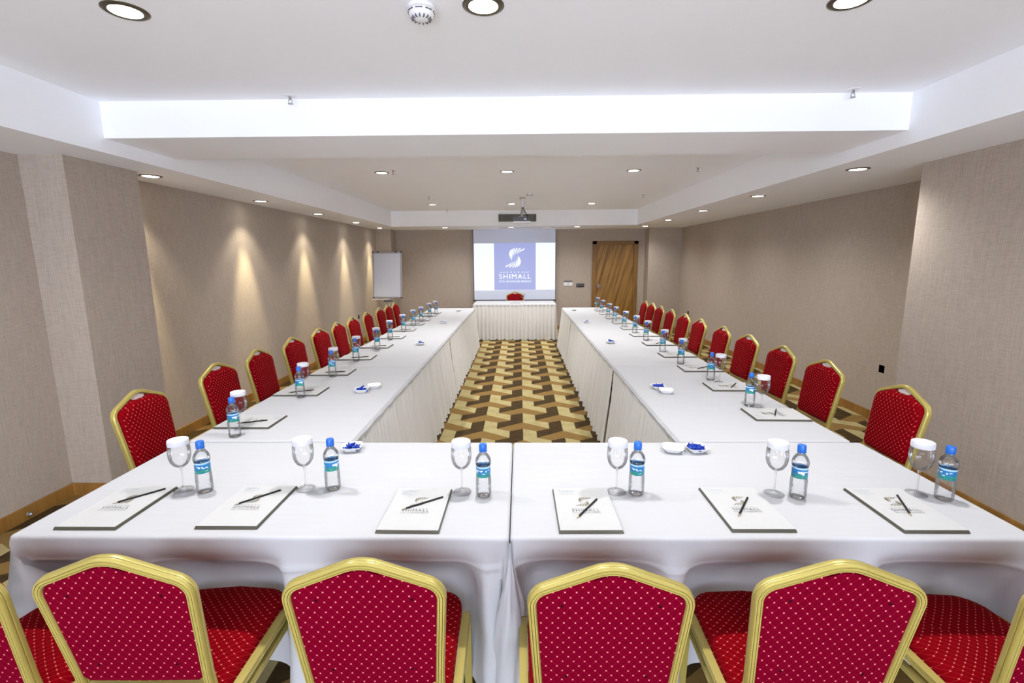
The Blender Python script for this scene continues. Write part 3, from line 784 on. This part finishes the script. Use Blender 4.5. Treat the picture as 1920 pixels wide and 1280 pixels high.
# ------------------------------------------------------------------ table ware
def make_bottle():
    t = thing('water_bottle', '', 'bottle')
    obj('bottle_body', lathe([(.006, .004), (.018, .001), (.0275, .004), (.0295, .012), (.0295, .035), (.0288, .040), (.0295, .045), (.0295, .070), (.0285, .080), (.0272, .086), (.0272, .126), (.0290, .131), (.0300, .140),
                              (.0290, .150), (.0250, .160), (.0180, .170), (.0130, .177), (.0125, .190)], 28), M['pet'], t, True)
    obj('label', lathe([(.0276, .0845), (.0277, .0850), (.0277, .1265), (.0276, .127)], 28), M['label'], t, True)
    obj('cap', lathe([(.0150, .186), (.0153, .188), (.0150, .206), (.0135, .2095), (.001, .210)], 24), M['cap'], t, True, 50)
    obj('neck_ring', lathe([(.013, .181), (.0155, .182), (.0155, .1845), (.013, .1855)], 24), M['cap'], t, True, 50)
    return t
def make_glass():
    t = thing('stemmed_glass', '', 'glass')
    obj('foot', lathe([(.036, .0005), (.036, .002), (.02, .004), (.008, .008), (.0045, .014)], 28), M['glass'], t, True)
    obj('stem', lathe([(.0045, .013), (.0033, .03), (.0032, .075), (.005, .092), (.009, .098)], 16), M['glass'], t, True)
    obj('bowl', lathe([(.006, .096), (.016, .100), (.026, .108), (.0345, .122), (.0390, .140), (.0400, .157), (.0385, .178), (.0355, .205)], 32), M['glass'], t, True)
    obj('paper_cap', lathe([(.0372, .189), (.0375, .190), (.0372, .2085), (.0355, .2115), (.020, .2125), (.001, .2122)], 32), M['paper_lid'], t, True, 50)
    return t
def make_pad():
    t = thing('notepad', '', 'notepad'); W, H, h = .105, .15, .0095
    bm = bmesh.new(); lo = [bm.verts.new((sx*(W+.003), sy*(H+.005), .0005)) for sx, sy in ((-1, -1), (1, -1), (1, 1), (-1, 1))]
    up = [bm.verts.new((sx*W, sy*H, h)) for sx, sy in ((-1, -1), (1, -1), (1, 1), (-1, 1))]
    for i in range(4): bm.faces.new((lo[i], lo[(i+1) % 4], up[(i+1) % 4], up[i]))
    bm.faces.new(lo); bm.faces.new(up); obj('cover', bm, M['pad_edge'], t)
    bm = bmesh.new(); box(bm, -W+.001, W-.001, -H+.001, H-.001, h-.001, h+.0012); obj('sheet', bm, M['paper'], t)
    bm = bmesh.new(); bt = bmesh.new(); emblem(bm, bt)
    for b_, nm, mt in ((bm, 'printed_emblem', 'ink_gold'), (bt, 'printed_lettering', 'ink')):
        bmesh.ops.transform(b_, matrix=Matrix.Translation((0, .018, h+.0018)) @ Matrix.Scale(.135, 4) @ Matrix.Scale(1.10, 4, (0, 1, 0)), verts=b_.verts); obj(nm, b_, M[mt], t)
    bm = text_bm('Turkey', .021, -.058, .120, .060); merge(bm, text_bm('Discover', .009, -.062, .107, .036)); merge(bm, text_bm('the potential', .009, -.055, .096, .052))
    bmesh.ops.translate(bm, vec=(0, 0, h+.0018), verts=bm.verts); obj('printed_heading', bm, M['ink_blue'], t)
    return t
def make_pencil():
    t = thing('pencil', '', 'pencil'); L = .165; r_ = .0036
    def hexa(pr, mat, nm):
        bm = lathe([(r, z) for r, z in pr], 6, cap0=True, cap1=True); bmesh.ops.transform(bm, matrix=Matrix.Translation((0, 0, r_*.9)) @ Matrix.Rotation(PI/2, 4, 'Y'), verts=bm.verts); obj(nm, bm, mat, t)
    hexa([(r_, -L/2+.016), (r_, L/2)], M['pencil'], 'shaft'); hexa([(.0010, -L/2+.004), (r_, -L/2+.016)], M['pencil_tip'], 'sharpened_wood'); hexa([(.0002, -L/2), (.0010, -L/2+.004)], M['lead'], 'lead')
    return t
protos = {}
def put(kind, maker, loc, rz, label, group):
    if kind not in protos:
        o = maker(); protos[kind] = o; o.location = loc; o.rotation_euler = (0, 0, rz); o['label'] = label; o['group'] = group; return o
    return dup(protos[kind], label, loc, rz, group)
Z0 = ZT+.0006; PH = Z0+.0107
def seat6(i): return ['leftmost', 'second from the left', 'third from the left', 'third from the right', 'second from the right', 'rightmost'][i]
nb = [(-1.251, 1.776), (-.749, 1.80), (-.142, 1.745), (.45, 1.765), (1.056, 1.738), (1.595, 1.725)]
ng = [(-1.347, 1.79), (-.859, 1.80), (-.229, 1.775), (.376, 1.778), (.982, 1.765), (1.528, 1.768)]
npd = [(-1.486, 1.648, 0), (-1.004, 1.655, 0), (-.378, 1.633, -.5), (.235, 1.636, .5), (.811, 1.646, 0), (1.375, 1.643, 0)]
npc = [((-1.52, 1.649), (-1.405, 1.772)), ((-1.056, 1.643), (-.942, 1.76)), ((-.429, 1.612), (-.294, 1.708)), ((.194, 1.554), (.286, 1.693)), ((.758, 1.571), (.853, 1.707)), ((1.357, 1.575), (1.423, 1.727))]
for i in range(6):
    put('b', make_bottle, (nb[i][0], nb[i][1], Z0), R([200, 90, 330, 150, 20, 260][i]), 'blue-capped water bottle on the near table, %s of six' % seat6(i), 'water bottles on the near table')
    put('g', make_glass, (ng[i][0], ng[i][1], Z0), 0, 'stemmed glass with white paper cap on the near table, %s of six' % seat6(i), 'stemmed glasses on the near table')
    x, y, a = npd[i]; put('p', make_pad, (x, y, Z0), R(a), 'white printed notepad on the near table, %s of six' % seat6(i), 'notepads on the near table')
    (xa, ya), (xb, yb) = npc[i]; put('c', make_pencil, ((xa+xb)/2, (ya+yb)/2, PH), math.atan2(yb-ya, xb-xa), 'black pencil on the %s notepad of the near table' % seat6(i), 'pencils on the near table')
LB = [(-1.486, 2.382), (-1.466, 3.104), (-1.474, 3.687), (-1.485, 4.275), (-1.455, 4.841), (-1.487, 5.459), (-1.481, 6.082), (-1.477, 6.663), (-1.461, 7.102), (-1.446, 7.711), (-1.408, 8.095)]
RB = [(1.415, 2.902), (1.431, 3.56), (1.392, 4.126), (1.392, 4.666), (1.409, 5.362), (1.405, 5.877), (1.385, 6.396), (1.376, 7.013), (1.378, 7.539), (1.382, 8.191), (1.386, 8.769)]
def lab(thing_, i, sd): return '%s, %s from the camera in the %s row' % (thing_, ordn(i), sd)
LPY = [2.60, 3.24, 3.82, 4.42, 5.02, 5.62, 6.22, 6.80, 7.28, 7.86, 8.30]
RPY = [2.72, 3.34, 3.92, 4.50, 5.12, 5.72, 6.28, 6.86, 7.42, 8.0, 8.56]
rnd = random.Random(3)
for i in range(11):
    x, y = LB[i]; put('b', make_bottle, (x, y, Z0), rnd.random()*6, lab('blue-capped water bottle', i, 'left'), 'water bottles in the left row')
    put('g', make_glass, (x-.03+rnd.uniform(-.01, .01), y+.11, Z0), 0, lab('stemmed glass under a white paper cap', i, 'left'), 'stemmed glasses in the left row')
    py = LPY[i]; px = -1.52; put('p', make_pad, (px, py, Z0), -PI/2+R(rnd.uniform(-2, 2)), lab('white printed notepad', i, 'left'), 'notepads in the left row')
    a = R(rnd.uniform(8, 30)); put('c', make_pencil, (px+.01+rnd.uniform(-.02, .02), py-.03, PH), a, lab('black pencil on the notepad', i, 'left'), 'pencils in the left row')
    x, y = RB[i]; put('b', make_bottle, (x, y, Z0), rnd.random()*6, lab('blue-capped water bottle', i, 'right'), 'water bottles in the right row')
    put('g', make_glass, (x+.035, y-.075 if i < 2 else y+.07, Z0), 0, lab('stemmed glass under a white paper cap', i, 'right'), 'stemmed glasses in the right row')
    py = RPY[i]; px = 1.48; put('p', make_pad, (px, py, Z0), PI/2+R(rnd.uniform(-2, 2)), lab('white printed notepad', i, 'right'), 'notepads in the right row')
    a = R(rnd.uniform(35, 65)); put('c', make_pencil, (px+.01+rnd.uniform(-.02, .02), py, PH), a, lab('black pencil on the notepad', i, 'right'), 'pencils in the right row')
put('g', make_glass, (.06, 10.35, Z0), 0, 'stemmed glass with white cap on the far head table before the red chair', 'glass on the head table')
put('p', make_pad, (-.10, 10.25, Z0), PI, 'white notepad on the far head table in front of the red chair', 'notepad on the head table')

# dishes and candies
def make_dish():
    bm = bmesh.new(); rings = []
    def sq(h, z, p=4.5, n=32):
        r_ = []
        for i in range(n):
            a = 2*PI*i/n; c_, s_ = math.cos(a), math.sin(a)
            k = (abs(c_)**p+abs(s_)**p)**(-1/p); r_.append(bm.verts.new((h*k*c_, h*k*s_, z)))
        return r_
    for h, z in ((.026, .001), (.030, .001), (.036, .008), (.046, .022), (.049, .0245), (.0485, .026), (.045, .0245), (.035, .011), (.028, .006), (.01, .0055)): rings.append(sq(h, z))
    for a, b in zip(rings, rings[1:]):
        for i in range(32): bm.faces.new((a[i], a[(i+1) % 32], b[(i+1) % 32], b[i]))
    bm.faces.new(rings[0]); bm.faces.new(rings[-1])
    o = obj('dish', bm, M['china'], None, True); return tag(o, 'x', 'dish')
def make_candy():
    bm = bmesh.new(); n = 8; rings = []
    for x, r_, tw in ((-.020, .006, 0), (-.013, .004, .4), (-.0095, .0018, .7), (-.008, .005, .9), (-.004, .0068, 1.0), (.004, .0068, 1.1), (.008, .005, 1.2), (.0095, .0018, 1.5), (.013, .004, 1.9), (.020, .0065, 2.2)):
        rings.append([bm.verts.new((x+.0012*math.sin(i*2.5), r_*math.cos(2*PI*i/n+tw)*(1.0 if abs(x) < .009 else 1.15), r_*math.sin(2*PI*i/n+tw)*(.8 if abs(x) < .009 else .45))) for i in range(n)])
    for a, b in zip(rings, rings[1:]):
        for i in range(n): bm.faces.new((a[i], a[(i+1) % n], b[(i+1) % n], b[i]))
    bm.faces.new(rings[0]); bm.faces.new(rings[-1])
    o = obj('wrapped_candy', bm, M['foil']); return tag(o, 'x', 'candy')
dishes = [(-.808, 2.195, 12, 16, 'white square dish of blue candies at the near table, left side', 'near table, left side'),
          (.722, 2.185, -14, 0, 'empty white dish at the near table, beside the dish of blue candies', ''),
          (.832, 2.185, 8, 16, 'white dish of blue candies at the near table, right of the empty dish', 'near table, right side'),
          (-1.10, 3.235, 5, 12, 'white dish of blue candies on the nearest left table, before an empty dish', 'nearest table of the left row'),
          (-1.045, 3.345, 20, 0, 'empty white dish behind the candy dish on the nearest left table', ''),
          (.968, 3.31, 5, 13, 'white dish of blue candies on the nearest right table, behind an empty dish', 'nearest table of the right row'),
          (.993, 3.20, -8, 0, 'empty white dish in front of the candy dish on the nearest right table', ''),
          (-1.077, 5.133, 3, 10, 'white dish of blue candies on the second left table', 'second table of the left row'),
          (.986, 5.195, 4, 10, 'white dish of blue candies on the second right table', 'second table of the right row'),
          (-1.106, 6.909, 0, 6, 'white dish of blue candies on the third left table', 'third table of the left row'),
          (.959, 6.905, 0, 7, 'white dish of blue candies on the third right table', 'third table of the right row'),
          (-1.087, 8.595, 0, 0, 'small white dish on the farthest left table', ''),
          (.962, 8.601, 0, 0, 'small white dish on the farthest right table', '')]
D0 = make_dish(); K0 = make_candy(); fd = fk = True
for (x, y, a, n, lb, where) in dishes:
    if fd: o = D0; fd = False
    else: o = D0.copy(); COL.objects.link(o)
    o.location = (x, y, Z0); o.rotation_euler = (0, 0, R(a)); o['label'] = lb; o['group'] = 'white dishes on the tables'
    for k in range(n):
        if fk: c_ = K0; fk = False
        else: c_ = K0.copy(); COL.objects.link(c_)
        lay = 0 if k < n*.55 else (1 if k < n*.88 else 2); r_ = [.034, .022, .010][lay]*math.sqrt(rnd.uniform(.25, 1)); th = k*2.4+rnd.uniform(-.3, .3)
        c_.location = (x+r_*math.cos(th), y+r_*math.sin(th), Z0+.0145+lay*.0085+rnd.uniform(0, .003)); c_.rotation_euler = (rnd.uniform(0, 6), rnd.uniform(-.3, .3), rnd.uniform(0, 6))
        c_['label'] = 'blue foil-wrapped candy heaped in the dish on the %s' % where; c_['group'] = 'candies in the dish on the %s' % where

# ------------------------------------------------------------------ world, camera, view
wd = bpy.data.worlds.new('daylight'); S.world = wd; wd.use_nodes = True
bgn = wd.node_tree.nodes['Background']; bgn.inputs[0].default_value = (.74, .83, 1, 1); bgn.inputs[1].default_value = 11.8
al = bpy.data.lights.new('window_portal', 'AREA'); al.shape = 'RECTANGLE'; al.size = WX1-WX0; al.size_y = WZ1-WZ0
ao = bpy.data.objects.new('window_portal', al); COL.objects.link(ao); ao.location = ((WX0+WX1)/2, YB-.02, (WZ0+WZ1)/2); ao.rotation_euler = (PI/2, 0, 0)
al.cycles.is_portal = True
cam = bpy.data.cameras.new('camera'); co = bpy.data.objects.new('camera', cam); COL.objects.link(co)
cam.sensor_width = 36; cam.lens = 907/1920*36; cam.clip_start = .05
Rm = Matrix.Rotation(R(.95), 4, 'Z') @ Matrix.Rotation(R(90-9.6), 4, 'X') @ Matrix.Rotation(R(-.35), 4, 'Z')
co.matrix_world = Matrix.Translation((0, 0, 1.65)) @ Rm
S.camera = co
S.view_settings.view_transform = 'Standard'; S.view_settings.look = 'None'; S.view_settings.gamma = 1; S.view_settings.exposure = .42
try:
    S.cycles.transparent_max_bounces = 24; S.cycles.max_bounces = 10; S.cycles.diffuse_bounces = 6
    S.cycles.caustics_reflective = False; S.cycles.caustics_refractive = False
except Exception: pass
